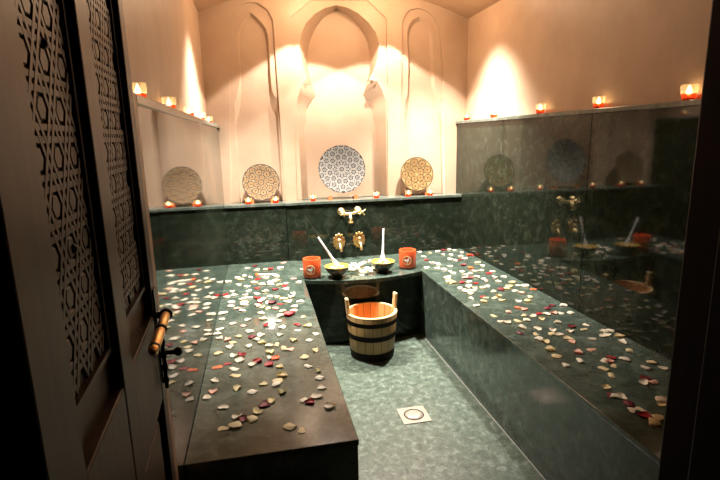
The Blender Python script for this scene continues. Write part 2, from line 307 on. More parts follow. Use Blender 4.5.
def glass_clear():
    t = NT('clear_glass')
    tr = t.n('ShaderNodeBsdfTransparent'); tr.inputs[0].default_value = (0.98, 0.96, 0.93, 1)
    tl = t.n('ShaderNodeBsdfTranslucent'); tl.inputs[0].default_value = (0.95, 0.85, 0.65, 1)
    gl = t.n('ShaderNodeBsdfGlossy'); gl.inputs['Roughness'].default_value = 0.1
    m1 = t.n('ShaderNodeMixShader'); m1.inputs[0].default_value = 0.3; t.l(tr.outputs[0], m1.inputs[1]); t.l(tl.outputs[0], m1.inputs[2])
    mx = t.n('ShaderNodeMixShader'); mx.inputs[0].default_value = 0.05; t.l(m1.outputs[0], mx.inputs[1]); t.l(gl.outputs[0], mx.inputs[2])
    t.l(mx.outputs[0], t.out.inputs['Surface']); return t.m
def glass_red():
    t = NT('red_glass')
    tr = t.n('ShaderNodeBsdfTransparent'); tr.inputs[0].default_value = (0.75, 0.07, 0.03, 1)
    tl = t.n('ShaderNodeBsdfTranslucent'); tl.inputs[0].default_value = (0.95, 0.10, 0.03, 1)
    df = t.n('ShaderNodeBsdfPrincipled'); df.inputs['Base Color'].default_value = (0.55, 0.03, 0.015, 1); df.inputs['Roughness'].default_value = 0.15
    m1 = t.n('ShaderNodeMixShader'); m1.inputs[0].default_value = 0.45; t.l(tr.outputs[0], m1.inputs[1]); t.l(tl.outputs[0], m1.inputs[2])
    m2 = t.n('ShaderNodeMixShader'); m2.inputs[0].default_value = 0.3; t.l(m1.outputs[0], m2.inputs[1]); t.l(df.outputs[0], m2.inputs[2])
    t.l(m2.outputs[0], t.out.inputs['Surface']); return t.m
def flame_mat():
    t = NT('candle_flame')
    e = t.n('ShaderNodeEmission'); e.inputs[0].default_value = (1.0, 0.68, 0.30, 1); e.inputs[1].default_value = 26
    t.l(e.outputs[0], t.out.inputs['Surface']); return t.m
M['glass'] = glass_clear(); M['redglass'] = glass_red(); M['flame'] = flame_mat()

def petal_mat(name, c, c2):
    t = NT(name); v = t.co('Object')
    a = t.noise(v, 45, 3)
    col = t.ramp(a, [(0.3, c2), (0.65, c)])
    p = t.n('ShaderNodeBsdfPrincipled'); t.l(col, p.inputs['Base Color']); p.inputs['Roughness'].default_value = 0.55
    tl = t.n('ShaderNodeBsdfTranslucent'); t.l(col, tl.inputs[0])
    mx = t.n('ShaderNodeMixShader'); mx.inputs[0].default_value = 0.35
    t.l(p.outputs[0], mx.inputs[1]); t.l(tl.outputs[0], mx.inputs[2]); t.l(mx.outputs[0], t.out.inputs['Surface'])
    return t.m
PET = {
 'w': petal_mat('cream_petal', (0.92, 0.87, 0.76), (0.88, 0.78, 0.60)),
 'y': petal_mat('yellowed_petal', (0.86, 0.76, 0.48), (0.78, 0.62, 0.32)),
 'p': petal_mat('pink_petal', (0.85, 0.46, 0.34), (0.85, 0.62, 0.48)),
 'r': petal_mat('red_petal', (0.50, 0.02, 0.018), (0.36, 0.012, 0.012)),
 'd': petal_mat('dark_red_petal', (0.24, 0.012, 0.018), (0.15, 0.008, 0.012)),
 'o': petal_mat('orange_petal', (0.85, 0.22, 0.04), (0.80, 0.12, 0.02)),
 'g': petal_mat('olive_petal', (0.36, 0.32, 0.10), (0.26, 0.24, 0.07)),
}

# ------------------------------------------------------------------ room shell
XL, XR, WL, WR = -0.523, 1.37, -0.60, 1.45      # dado faces, plaster faces
YB = 0.12                                        # back wall plane
ZL, ZD, H = 0.937, 1.5245, 0.48                  # back ledge, side ledges, bench tops
YD = -3.20                                       # doorway wall (room face)
XC = 0.5 * (WL + WR); HC = 0.5 * (WR - WL); ZS = 2.31; RISE = 0.205
RV = (HC * HC + RISE * RISE) / (2 * RISE)
def vault(x):
    return ZS + RISE - RV + math.sqrt(max(0, RV * RV - (x - XC) ** 2))

struct(obj('floor', box(-0.9, 1.9, -4.6, 0.3, -0.06, 0.0), M['floor']), 'pale green marble floor between the benches', 'floor')
struct(obj('wall_left', box(WL - 0.08, WL, YD, 0.3, 0, ZS + 0.1), M['plaster']), 'pink plaster wall above the pale reflecting dado', 'wall')
struct(obj('wall_right', box(WR, WR + 0.08, YD, 0.3, 0, ZS + 0.1), M['plaster']), 'pink plaster wall above the dark green dado', 'wall')

bm = bmesh.new()                                 # barrel vault
N_ = 40; rows = []
for i in range(N_ + 1):
    x = WL - 0.05 + (2 * HC + 0.1) * i / N_
    z = vault(min(max(x, WL), WR))
    rows.append([bm.verts.new((x, y, z + dz)) for y in (YD, 0.3) for dz in (0, 0.06)])
for A, B in zip(rows[:-1], rows[1:]):
    for a, b in ((0, 2), (2, 3), (3, 1), (1, 0)):
        bm.faces.new((A[a], A[b], B[b], B[a]))
bm.faces.new([rows[0][k] for k in (0, 1, 3, 2)]); bm.faces.new([rows[-1][k] for k in (0, 2, 3, 1)])
struct(obj('ceiling', bm, M['ceil'], angle=30, smooth=True), 'shallow vaulted warm plaster ceiling', 'ceiling')

def filled(name, loops, y0, y1, mat, parent=None):
    """flat plate with holes: loops of (x, z); stands between y0 and y1."""
    cu = bpy.data.curves.new(name, 'CURVE'); cu.dimensions = '2D'; cu.fill_mode = 'BOTH'
    cu.extrude = (y1 - y0) / 2
    for lp in loops:
        sp = cu.splines.new('POLY'); sp.points.add(len(lp) - 1)
        for p, (x, z) in zip(sp.points, lp): p.co = (x, z, 0, 1)
        sp.use_cyclic_u = True
    tmp = bpy.data.objects.new('tmp', cu); COL.objects.link(tmp)
    dg = bpy.context.evaluated_depsgraph_get()
    me = bpy.data.meshes.new_from_object(tmp.evaluated_get(dg))
    bpy.data.objects.remove(tmp); bpy.data.curves.remove(cu)
    ym = (y0 + y1) / 2
    for v in me.vertices:
        x, y, z = v.co; v.co = (x, ym - z, y)
    me.materials.clear(); me.name = name
    bm = bmesh.new(); bm.from_mesh(me); bmesh.ops.recalc_face_normals(bm, faces=bm.faces[:]); bm.to_mesh(me); bm.free()
    return link(name, me, mat, parent)

def squared(lp, zb=ZL, fix=True):
    """straighten the two jambs of a niche outline: vertical sides below the spring, foot on the ledge."""
    lp = [list(p) for p in lp]
    lp[0][1] = lp[-1][1] = zb
    return [tuple(p) for p in lp]
def resample(lp, n):
    ap = max(range(len(lp)), key=lambda i: lp[i][1])
    def half(ps):
        d = [0]
        for a, b in zip(ps[:-1], ps[1:]): d.append(d[-1] + math.dist(a, b))
        o = []
        for i in range(n + 1):
            t = d[-1] * i / n; k = 0
            while k < len(d) - 2 and d[k + 1] < t: k += 1
            f = (t - d[k]) / max(1e-9, d[k + 1] - d[k])
            o.append((ps[k][0] + f * (ps[k + 1][0] - ps[k][0]), ps[k][1] + f * (ps[k + 1][1] - ps[k][1])))
        return o
    return half(lp[:ap + 1])[:-1] + half(lp[ap:])
def chaikin(lp, zmin):
    o = [lp[0]]
    for a, b in zip(lp[:-1], lp[1:]):
        if math.dist(a, b) < 0.035 and not (a[1] > zmin): o += [a, b] if o[-1] != a else [b]
        else:
            o += [(0.75 * a[0] + 0.25 * b[0], 0.75 * a[1] + 0.25 * b[1]), (0.25 * a[0] + 0.75 * b[0], 0.25 * a[1] + 0.75 * b[1])]
    return o + [lp[-1]]

outer = [(WL, 0.90)] + [(WL, vault(WL))] + [(WL + 2 * HC * i / 30, vault(WL + 2 * HC * i / 30) + 0.01) for i in range(1, 30)] + [(WR, vault(WR)), (WR, 0.90)]
frames = [squared(N[k]) for k in ('L_FR', 'C_FR', 'R_FR')]
wall_back = filled('wall_back', [outer] + frames, YB, YB + 0.015, M['plaster'])
struct(wall_back, 'pink plaster back wall with three arched niches', 'wall')
fronts = [squared(N[k]) for k in ('L_F', 'C_F', 'R_F')]
filled('niche_frame_panel', [outer] + fronts, YB + 0.015, YB + 0.03, M['niche'], wall_back)
for k, F in zip('LCR', fronts):
    B = squared(N[k + '_B'])
    a, b = resample(F, 36), resample(B, 36)
    bm = bmesh.new()
    yb = 0.27 if k == 'C' else 0.16
    va = [bm.verts.new((x, YB + 0.015, z)) for x, z in a]; vb = [bm.verts.new((x, yb, z)) for x, z in b]
    for i in range(len(va) - 1): bm.faces.new((va[i], va[i + 1], vb[i + 1], vb[i]))
    xs = [p[0] for p in B]
    bx = [bm.verts.new(p) for p in ((min(xs) - 0.06, yb, 0.92), (max(xs) + 0.06, yb, 0.92), (max(xs) + 0.06, yb, 2.45), (min(xs) - 0.06, yb, 2.45))]
    bm.faces.new(bx)
    obj('arched_niche', bm, M['niche'], wall_back, smooth=True, angle=28)

# dado panels and ledges
def dado(n, label, bmx, mat=None):
    return struct(obj('trim_%d' % n, bmx, mat or M['dado']), label, 'dado')
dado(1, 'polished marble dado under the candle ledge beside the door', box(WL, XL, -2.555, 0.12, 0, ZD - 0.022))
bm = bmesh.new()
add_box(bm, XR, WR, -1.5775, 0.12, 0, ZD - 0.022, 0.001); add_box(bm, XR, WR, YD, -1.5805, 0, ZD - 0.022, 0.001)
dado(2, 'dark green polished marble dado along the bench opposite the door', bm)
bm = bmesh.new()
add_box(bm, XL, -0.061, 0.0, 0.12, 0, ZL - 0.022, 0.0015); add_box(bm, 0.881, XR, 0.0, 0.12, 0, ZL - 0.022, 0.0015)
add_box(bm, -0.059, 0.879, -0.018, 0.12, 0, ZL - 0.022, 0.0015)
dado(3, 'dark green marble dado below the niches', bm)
def ledge(n, label, bmx): return struct(obj('trim_%d' % n, bmx, M['ledge']), label, 'ledge')
ledge(4, 'narrow marble ledge carrying candles beside the door', box(WL, XL + 0.012, -2.56, 0.12, ZD - 0.022, ZD, 0.003))
ledge(5, 'narrow marble ledge carrying candles on the dark green wall', box(XR - 0.012, WR, YD, 0.12, ZD - 0.022, ZD, 0.003))
bm = bmesh.new()
add_box(bm, XL, -0.066, -0.012, 0.29, ZL - 0.022, ZL, 0.003); add_box(bm, 0.886, XR, -0.012, 0.29, ZL - 0.022, ZL, 0.003)
add_box(bm, -0.066, 0.886, -0.032, 0.29, ZL - 0.022, ZL, 0.003)
ledge(6, 'marble ledge below the niches carrying plates and candles', bm)
struct(obj('trim_7', box(WL, XL + 0.0125, YD, -2.563, 0, ZD + 0.0005, 0.003), M['plaster']), 'plaster pilaster behind the open door', 'pilaster')

# doorway wall (we look through it) and the dark corridor we stand in
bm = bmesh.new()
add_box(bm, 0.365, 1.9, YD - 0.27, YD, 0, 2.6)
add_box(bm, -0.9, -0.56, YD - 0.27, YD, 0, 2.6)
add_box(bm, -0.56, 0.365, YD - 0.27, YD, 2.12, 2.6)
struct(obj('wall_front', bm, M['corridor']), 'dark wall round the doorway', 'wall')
# door frame: stepped posts and head
fr = empty('trim_8', (0, 0, 0)); struct(fr, 'dark red-brown wooden door frame', 'door frame')
bm = bmesh.new(); add_box(bm, 0.357, 0.375, YD - 0.30, YD + 0.012, 0.12, 2.14, 0.004); add_box(bm, 0.347, 0.358, YD - 0.15, YD - 0.05, 0.12, 2.12, 0.004)
obj('frame_post', bm, M['jamb'], fr)
bm = bmesh.new(); add_box(bm, -0.59, -0.54, YD - 0.30, YD + 0.01, 0, 2.14, 0.004); add_box(bm, -0.545, -0.475, YD - 0.26, YD - 0.155, 0, 2.12, 0.006)
obj('frame_post', bm, M['jamb'], fr)
obj('frame_head', box(-0.59, 0.375, YD - 0.30, YD + 0.01, 2.085, 2.14, 0.004), M['jamb'], fr)
bm = bmesh.new(); add_box(bm, 0.337, 0.378, YD - 0.31, YD + 0.016, 0, 0.12, 0.004)
obj('plinth_block', bm, M['jamb'], fr)

# ------------------------------------------------------------------ open carved door
ANG = math.radians(3.2)
door = empty('door_1', (-0.505, -2.52, 0.0), 0)
door.rotation_euler = (0, 0, ANG)      # local: +y towards the free edge, +x into the room
struct(door, 'open carved wooden door with strapwork panels and brass lever handle', 'door')
S0, S1 = -0.868, -0.236
P1 = (-0.775, -0.58); P2 = (-0.515, -0.285)
ZR, ZT = 1.08, 2.06
T = 0.016
obj('door_board', box(-0.030, 0.0, S0, S1, 0.012, ZT), M['door_dark'], door)
bm = bmesh.new()
for s0, s1 in ((S0, P1[0]), (P1[1], P2[0]), (P2[1], S1)):
    add_box(bm, -0.0301, T, s0, s1, 0.0125, ZT - 0.0005, 0.003)
obj('stile', bm, M['door'], door)
bm = bmesh.new()
for s0, s1 in (P1, P2):
    add_box(bm, -0.03, T - 0.001, s0, s1, 0.90, ZR, 0.003)
    add_box(bm, -0.03, T - 0.001, s0, s1, 0.0127, 0.16, 0.003)
    add_box(bm, -0.03, T - 0.001, s0, s1, 1.98, ZT - 0.001, 0.003)
obj('rail', bm, M['door'], door)

def clip(p, d, x0, x1, y0, y1):
    t0, t1 = -9.0, 9.0
    for q, e, lo, hi in ((p[0], d[0], x0, x1), (p[1], d[1], y0, y1)):
        if abs(e) < 1e-9:
            if q < lo or q > hi: return None
        else:
            a, b = (lo - q) / e, (hi - q) / e
            if a > b: a, b = b, a
            t0, t1 = max(t0, a), min(t1, b)
    return (t0, t1) if t1 - t0 > 0.012 else None

def strapwork(s0, s1, z0, z1, d):
    """interlaced straps: three families of doubled bars making six-pointed stars and hexagons, hexagonal bosses between."""
    bm = bmesh.new()
    cx, cz = (s0 + s1) / 2, (z0 + z1) / 2
    for fi, (ang, off) in enumerate(((90, 0.5), (30, 0.0), (150, 0.0))):
        n = (math.cos(math.radians(ang)), math.sin(math.radians(ang))); dr = (-n[1], n[0])
        for k in range(-30, 31):
            for side in (-1, 1):
                c = (k + off) * d + side * d * 0.125
                p = (n[0] * c, n[1] * c)
                r = clip(p, dr, s0 - cx, s1 - cx, z0 - cz, z1 - cz)
                if not r: continue
                t0, t1 = r; tm = (t0 + t1) / 2; hl = (t1 - t0) / 2
                Mx = Matrix.Translation((0, cx + p[0] + dr[0] * tm, cz + p[1] + dr[1] * tm)) @ Matrix.Rotation(math.atan2(dr[1], dr[0]), 4, 'X')
                hgt = 0.0032 + 0.0002 * fi
                w = d * 0.088
                vs = [bm.verts.new(Mx @ Vector(q)) for q in ((0, -hl, -w * 1.25), (0, hl, -w * 1.25), (0, hl, w * 1.25), (0, -hl, w * 1.25),
                                                          (hgt, -hl, -w * .7), (hgt, hl, -w * .7), (hgt, hl, w * .7), (hgt, -hl, w * .7))]
                for f in ((0, 3, 2, 1), (4, 5, 6, 7), (0, 1, 5, 4), (1, 2, 6, 5), (2, 3, 7, 6), (3, 0, 4, 7)):
                    bm.faces.new([vs[i] for i in f])
    # bosses at the hexagon centres
    for i in range(-20, 21):
        for j in range(-20, 21):
            a, b = (i + 0.5) * d, (j + 0.5) * d
            x = (a - b) / (2 * math.cos(math.radians(30))); z = (a + b) / (2 * math.sin(math.radians(30)))
            if not (s0 - cx + 0.012 < x < s1 - cx - 0.012 and z0 - cz + 0.012 < z < z1 - cz - 0.012): continue
            lo = [bm.verts.new((0, cx + x + d * 0.30 * math.cos(q * PI / 3), cz + z + d * 0.30 * math.sin(q * PI / 3))) for q in range(6)]
            hi = [bm.verts.new((0.0030, cx + x + d * 0.24 * math.cos(q * PI / 3), cz + z + d * 0.24 * math.sin(q * PI / 3))) for q in range(6)]
            bm.faces.new(hi)
            for q in range(6): bm.faces.new((lo[q], lo[(q + 1) % 6], hi[(q + 1) % 6], hi[q]))
    # fillet round the field
    for (a0, a1, b0, b1) in ((s0 - .012, s0 - .004, z0 - .012, z1 + .012), (s1 + .004, s1 + .012, z0 - .012, z1 + .012)):
        add_box(bm, 0, 0.007, a0, a1, b0, b1)
    for b0 in (z0 - .012, z1 + .004): add_box(bm, 0, 0.0072, s0 - .012, s1 + .012, b0, b0 + .008)
    return bm
for s0, s1 in (P1, P2):
    obj('carved_panel', strapwork(s0 + 0.02, s1 - 0.02, 1.15, 1.955, 0.050), M['door_dark'], door)
for s0, s1 in (P1, P2):
    bm = bmesh.new(); add_box(bm, 0, 0.008, s0 + 0.03, s1 - 0.03, 0.19, 0.87, 0.003)
    obj('lower_panel', bm, M['door_dark'], door)
# lever handle, back plate, latch knob
obj('back_plate', box(T, T + 0.003, -0.276, -0.243, 0.93, 1.13, 0.001), M['iron'], door)
hd = empty('lever_handle'); hd.parent = door
HO = 0.031
bm = bmesh.new()
def alongy(y): return Matrix.Translation((T + HO - 0.012, y, 1.072)) @ Matrix.Rotation(PI / 2, 4, 'X')
add_lathe(bm, [(0, 0), (0.0072, 0), (0.0092, 0.006), (0.0092, 0.068), (0.0072, 0.077), (0.0072, 0.085), (0.0095, 0.094), (0.0092, 0.155), (0.0065, 0.166), (0.0085, 0.172), (0.0085, 0.181), (0.0045, 0.189), (0, 0.190)], 20, M=alongy(-0.262))
obj('grip', bm, M['brass_dim'], hd, smooth=True, angle=40)
bm = bmesh.new()
for y, r in ((-0.256, 0.0128), (-0.341, 0.0112), (-0.428, 0.0098)):
    add_lathe(bm, [(0.006, 0), (r, 0.001), (r, 0.007), (0.006, 0.009)], 20, M=alongy(y))
add_tube(bm, [(T - 0.002, -0.260, 1.072), (T + 0.006, -0.260, 1.072), (T + HO - 0.014, -0.259, 1.072), (T + HO - 0.012, -0.264, 1.072)], 0.007, 12)
obj('collar', bm, M['iron'], hd, smooth=True, angle=40)
bm = bmesh.new()
hz = [1.050 - 0.009 * k for k in range(15)]
add_tube(bm, [(0.026, -0.287 + 0.002 * math.sin(k), z) for k, z in enumerate(hz)], [0.004 + 0.0022 * (k % 3 == 0) for k in range(15)], 10)
obj('hanging_hook', bm, M['jamb'], door, smooth=True)
bm = bmesh.new()
add_lathe(bm, [(0, 0), (0.005, 0), (0.005, 0.022), (0.009, 0.026), (0.010, 0.032), (0.006, 0.038), (0, 0.039)], 16, M=Matrix.Translation((T + 0.003, -0.250, 0.985)) @ Matrix.Rotation(PI / 2, 4, 'Y'))
obj('latch_knob', bm, M['iron'], door, smooth=True, angle=40)
bm = bmesh.new()
for s, z in ((-0.672, 1.52), (-0.672, 1.30)):
    add_lathe(bm, [(0, 0.008), (0.003, 0.007), (0.006, 0.004), (0.0065, 0)], 14, M=Matrix.Translation((0, s, z)) @ Matrix.Rotation(PI / 2, 4, 'Y'))
obj('iron_stud', bm, M['iron'], door, smooth=True)

# ------------------------------------------------------------------ benches, shelf, drain
XB1, XB2, YF = 0.005, 0.837, -2.42
b1 = empty('marble_bench', (-0.26, -1.2, 0)); tag(b1, 'green marble bench on the open door side, strewn with petals', 'bench')
def pin(name, bmx, mat, par, **k):
    o = obj(name, bmx, mat, None, **k); o.parent = par
    o.matrix_parent_inverse = par_inv(par); return o
def par_inv(par):
    return (Matrix.Translation(par.location) @ par.rotation_euler.to_matrix().to_4x4()).inverted()
pin('base', box(XL, XB1 - 0.003, YF + 0.003, 0.0, 0, H - 0.02, 0.002), M['bench'], b1)
pin('top_slab', box(XL, XB1, YF, 0.0, H - 0.02, H, 0.003), M['bench'], b1)
b2 = empty('marble_bench', (1.10, -1.6, 0)); tag(b2, 'long green marble bench against the dark green wall, strewn with petals', 'bench')
pin('base', box(XB2 + 0.003, XR, YD, 0.0, 0, H - 0.02, 0.002), M['bench'], b2)
pin('top_slab', box(XB2, XR, YD, 0.0, H - 0.02, H, 0.003), M['bench'], b2)

HS = 0.476
sh = empty('marble_shelf', (0.42, -0.3, 0)); tag(sh, 'dark marble washing shelf with bowed front below the brass taps', 'shelf')
def bowed(x0, x1, yb, ye, bulge, z0, z1):
    bm = bmesh.new(); n = 24; pts = [(x0, yb), (x1, yb)]
    for i in range(n + 1):
        u = 1 - 2 * i / n
        pts.append(((x0 + x1) / 2 + u * (x1 - x0) / 2, ye - bulge * (1 - u * u)))
    lo = [bm.verts.new((x, y, z0)) for x, y in pts]; hi = [bm.verts.new((x, y, z1)) for x, y in pts]
    bm.faces.new(lo[::-1]); bm.faces.new(hi)
    for i in range(len(pts)):
        j = (i + 1) % len(pts); bm.faces.new((lo[i], lo[j], hi[j], hi[i]))
    return bm
pin('base', bowed(XB1 + 0.001, XB2 - 0.001, -0.018, -0.545, 0.055, 0, HS - 0.024), M['dado'], sh)
pin('top_slab', bowed(XB1 + 0.0005, XB2 - 0.0005, -0.018, -0.570, 0.095, HS - 0.024, HS), M['bench'], sh)

struct(obj('trim_9', box(XB2 - 0.005, XB2, YD, -0.56, 0, 0.004), M['grout']), 'pale grout line where the dark-wall bench meets the floor', 'grout')
dr = empty('floor_drain', (0.456, -1.576, 0)); tag(dr, 'square steel floor drain with round cover', 'drain')
bm = bmesh.new()
add_box(bm, -0.074, 0.074, -0.074, 0.074, 0, 0.004, 0.0015)
obj('plate', bm, M['steel'], dr)
obj('ring', lathe([(0.052, 0.004), (0.051, 0.0055), (0.046, 0.0055), (0.045, 0.004)], 40), M['iron'], dr)
obj('cover', lathe([(0, 0.0085), (0.03, 0.0083), (0.041, 0.0068), (0.043, 0.004)], 40), M['steel'], dr, smooth=True)

# ------------------------------------------------------------------ wooden bucket
bk = empty('wooden_bucket', (0.416, -0.800, 0)); tag(bk, 'wooden stave bucket with black hoops standing on the floor', 'bucket')
BH, RB, RT = 0.305, 0.140, 0.167
def br(z): return RB + (RT - RB) * z / BH
obj('staves', lathe([(0, 0.012), (RB, 0.0), (RB + 0.001, 0.002), (br(BH), BH - 0.004), (br(BH) - 0.002, BH - 0.0005)], 72), M['stave'], bk, smooth=True, angle=40)
obj('inside', lathe([(br(BH) - 0.018, BH - 0.0005), (br(BH) - 0.019, BH - 0.004), (RB - 0.014, 0.03), (0, 0.03)], 72), M['stave_in'], bk, smooth=True, angle=40)
obj('rim', lathe([(br(BH) - 0.019, BH - 0.003), (br(BH) - 0.018, BH + 0.001), (br(BH) - 0.001, BH + 0.001), (br(BH) + 0.001, BH - 0.003), (br(BH) - 0.001, BH - 0.004)], 72), M['rim_wood'], bk, smooth=True, angle=40)
for z0, z1 in ((0.004, 0.058), (0.142, 0.178), (0.238, 0.268)):
    obj('hoop', lathe([(br(z0), z0), (br(z0) + 0.003, z0 + 0.001), (br(z1) + 0.003, z1 - 0.001), (br(z1), z1)], 72), M['hoop'], bk, smooth=True, angle=40)
for a in (math.radians(186), math.radians(6)):
    bm = bmesh.new()
    R0 = br(BH) - 0.009
    Mx = Matrix.Rotation(a, 4, 'Z') @ Matrix.Translation((R0, 0, BH - 0.01)) @ Matrix.Rotation(math.radians(5), 4, 'Y')
    add_box(bm, -0.010, 0.010, -0.021, 0.021, 0, 0.112, 0.006, M=Mx)
    obj('ear', bm, M['rim_wood'], bk)

# ------------------------------------------------------------------ things on the shelf
def pot(loc, label, face):
    p = empty('orange_pot', loc, face); tag(p, label, 'pot', 'orange pots on the washing shelf')
    obj('body', lathe([(0, 0.012), (0.058, 0.010), (0.061, 0.016), (0.061, 0.132), (0.059, 0.136), (0.054, 0.136), (0.052, 0.132), (0.052, 0.03), (0, 0.028)], 48), M['orange'], p, smooth=True, angle=40)
    obj('base', lathe([(0, 0), (0.057, 0), (0.0585, 0.003), (0.0585, 0.011), (0.056, 0.0125), (0, 0.0125)], 48), M['black'], p, smooth=True, angle=40)
    # round medallion on the front (local -y)
    Mx = Matrix.Translation((0, -0.0600, 0.068)) @ Matrix.Rotation(PI / 2, 4, 'X')
    md = obj('medallion', lathe([(0.026, 0), (0.0275, 0.003), (0.031, 0.0035), (0.033, 0.0)], 36, M=Mx), M['cream'], p, smooth=True)
    obj('medallion_disc', lathe([(0, 0.0014), (0.0265, 0.0014), (0.0265, -0.004)], 36, M=Mx), M['orange'], md)
    bm = bmesh.new()
    for cx, cz, rx, rz in ((0.001, 0.064, 0.014, 0.009), (-0.012, 0.072, 0.007, 0.006), (0.011, 0.076, 0.006, 0.012), (0.004, 0.053, 0.004, 0.006), (-0.018, 0.069, 0.004, 0.0025)):
        add_ball(bm, (cx, -0.0615, cz), 1.0, rx, 0.0022, rz, 12)
    obj('bird_figure', bm, M['white'], md, smooth=True)
    return p
pot((0.067, -0.512, HS), 'orange round pot at the door-side end of the shelf', math.radians(-16))
pot((0.768, -0.455, HS), 'orange round pot at the dark-wall end of the shelf', math.radians(-20))

def bowl(loc, label):
    b = empty('footed_bowl', loc); tag(b, label, 'bowl', 'bowls on the washing shelf')
    obj('body', lathe([(0, 0.0), (0.040, 0.0), (0.042, 0.004), (0.032, 0.011), (0.034, 0.016), (0.062, 0.036), (0.080, 0.064), (0.084, 0.080)], 40), M['bowl'], b, smooth=True, angle=50)
    obj('lining', lathe([(0.084, 0.080), (0.0845, 0.082), (0.081, 0.082), (0.076, 0.066), (0.060, 0.044), (0, 0.03)], 40), M['bowl_in'], b, smooth=True, angle=60)
    return b
bowl((0.234, -0.560, HS), 'dark footed bowl with gilt inside, nearer the door-side pot')
bowl((0.566, -0.520, HS), 'dark footed bowl with gilt inside, nearer the dark-wall pot')
def soap(loc, label, seed):
    rnd = random.Random(seed); bm = bmesh.new()
    for i in range(26):
        a = rnd.uniform(0, 2 * PI); r = 0.045 * math.sqrt(rnd.random())
        add_ball(bm, (r * math.cos(a), r * math.sin(a), 0.066 + 0.022 * (1 - r / 0.05) + rnd.uniform(-.003, .004)), rnd.uniform(0.009, 0.015), 1.3, 1, 0.8, 8)
    add_lathe(bm, [(0, 0.071), (0.05, 0.068), (0.066, 0.061), (0.05, 0.050), (0, 0.048)], 24)
    o = obj('soap_paste', bm, M['cream'], None, smooth=True, loc=loc); o['kind'] = 'stuff'
    return tag(o, label, 'soap')
soap((0.234, -0.560, HS), 'cream and yellow paste heaped in the door-side bowl', 3)
soap((0.566, -0.520, HS), 'cream and yellow paste heaped in the dark-wall bowl', 5)
def spoon(p0, p1, label):
    """white spatula-like spoon: thin flat handle widening to a blade dipped in the paste."""
    a, b = Vector(p0), Vector(p1); ax = (b - a).normalized(); L = (b - a).length
    s = Vector((0, -1, 0)); side = ax.cross(s).normalized(); thk = side.cross(ax).normalized()
    def ring(bm, rows):
        rs = []
        for t, w, h in rows:
            c = a + ax * (L * t)
            rs.append([bm.verts.new(c + side * (w * math.cos(2 * PI * k / 12)) + thk * (h * math.sin(2 * PI * k / 12))) for k in range(12)])
        for A, B in zip(rs[:-1], rs[1:]):
            for k in range(12): bm.faces.new((A[k], A[(k + 1) % 12], B[(k + 1) % 12], B[k]))
        bm.faces.new(rs[0][::-1]); bm.faces.new(rs[-1]); return bm
    sp = empty('white_spoon', (0, 0, 0)); tag(sp, label, 'spoon', 'white spoons in the bowls')
    obj('handle', ring(bmesh.new(), [(0, 0.004, 0.003), (0.01, 0.006, 0.004), (0.35, 0.0065, 0.0045), (0.7, 0.009, 0.006), (0.80, 0.012, 0.007)]), M['white'], sp, smooth=True, angle=50)
    obj('spoon_blade', ring(bmesh.new(), [(0.79, 0.012, 0.007), (0.85, 0.016, 0.008), (0.92, 0.021, 0.009), (1.0, 0.020, 0.009), (1.06, 0.010, 0.006)]), M['white'], sp, smooth=True, angle=50)
    return sp
spoon((0.118, -0.51, 0.755), (0.238, -0.555, 0.553), 'white spoon leaning to one side in the door-side bowl')
spoon((0.590, -0.46, 0.778), (0.566, -0.515, 0.550), 'white spoon standing upright in the dark-wall bowl')

# ------------------------------------------------------------------ brass taps on the dado
YW = -0.018
tp = empty('wall_mixer_tap', (0.419, YW, 0.845)); tag(tp, 'brass wall mixer tap with cross handle below the large plate', 'tap')
def toY(x, z, y=0): return Matrix.Translation((x, y, z)) @ Matrix.Rotation(PI / 2, 4, 'X')
for x in (-0.058, 0.072):
    obj('rosette', lathe([(0, 0.0), (0.030, 0.0), (0.032, 0.006), (0.026, 0.018), (0.014, 0.026), (0.013, 0.048), (0, 0.05)], 24, M=toY(x, 0.006 + x * 0.03)), M['brass'], tp, smooth=True, angle=45)
bm = bmesh.new()
add_tube(bm, [(-0.058, -0.055, 0.0), (-0.02, -0.062, -0.008), (0.03, -0.062, -0.006), (0.072, -0.055, 0.006)], [0.013, 0.011, 0.011, 0.013], 14)
add_ball(bm, (-0.058, -0.055, 0.0), 0.016); add_ball(bm, (0.072, -0.055, 0.006), 0.016)
obj('body', bm, M['brass'], tp, smooth=True, angle=50)
bm = bmesh.new()
add_tube(bm, [(0.0, -0.062, -0.008), (0.0, -0.085, -0.022), (0.0, -0.10, -0.045), (0.0, -0.10, -0.068)], [0.011, 0.011, 0.013, 0.017], 14)
add_lathe(bm, [(0.012, 0), (0.021, 0.002), (0.021, 0.010), (0.012, 0.014)], 20, M=Matrix.Translation((0, -0.10, -0.076)))
obj('spout', bm, M['brass'], tp, smooth=True, angle=50)
for x, z in ((-0.058, -0.004), (0.095, 0.004)):
    bm = bmesh.new(); c = Vector((x, -0.082, z))
    for k in range(4):
        a = k * PI / 2 + 0.6
        e = c + Vector((math.cos(a) * 0.026, 0, math.sin(a) * 0.026))
        if x < 0: e = c + (e - c) * 0.6
        add_tube(bm, [c, e], 0.0045, 10); add_ball(bm, e, 0.007, seg=10)
    add_ball(bm, c, 0.011, seg=12); add_tube(bm, [c, (x - (0.02 if x > 0 else 0), -0.055, z)], 0.006, 10)
    obj('cross_handle', bm, M['brass'], tp, smooth=True, angle=50)
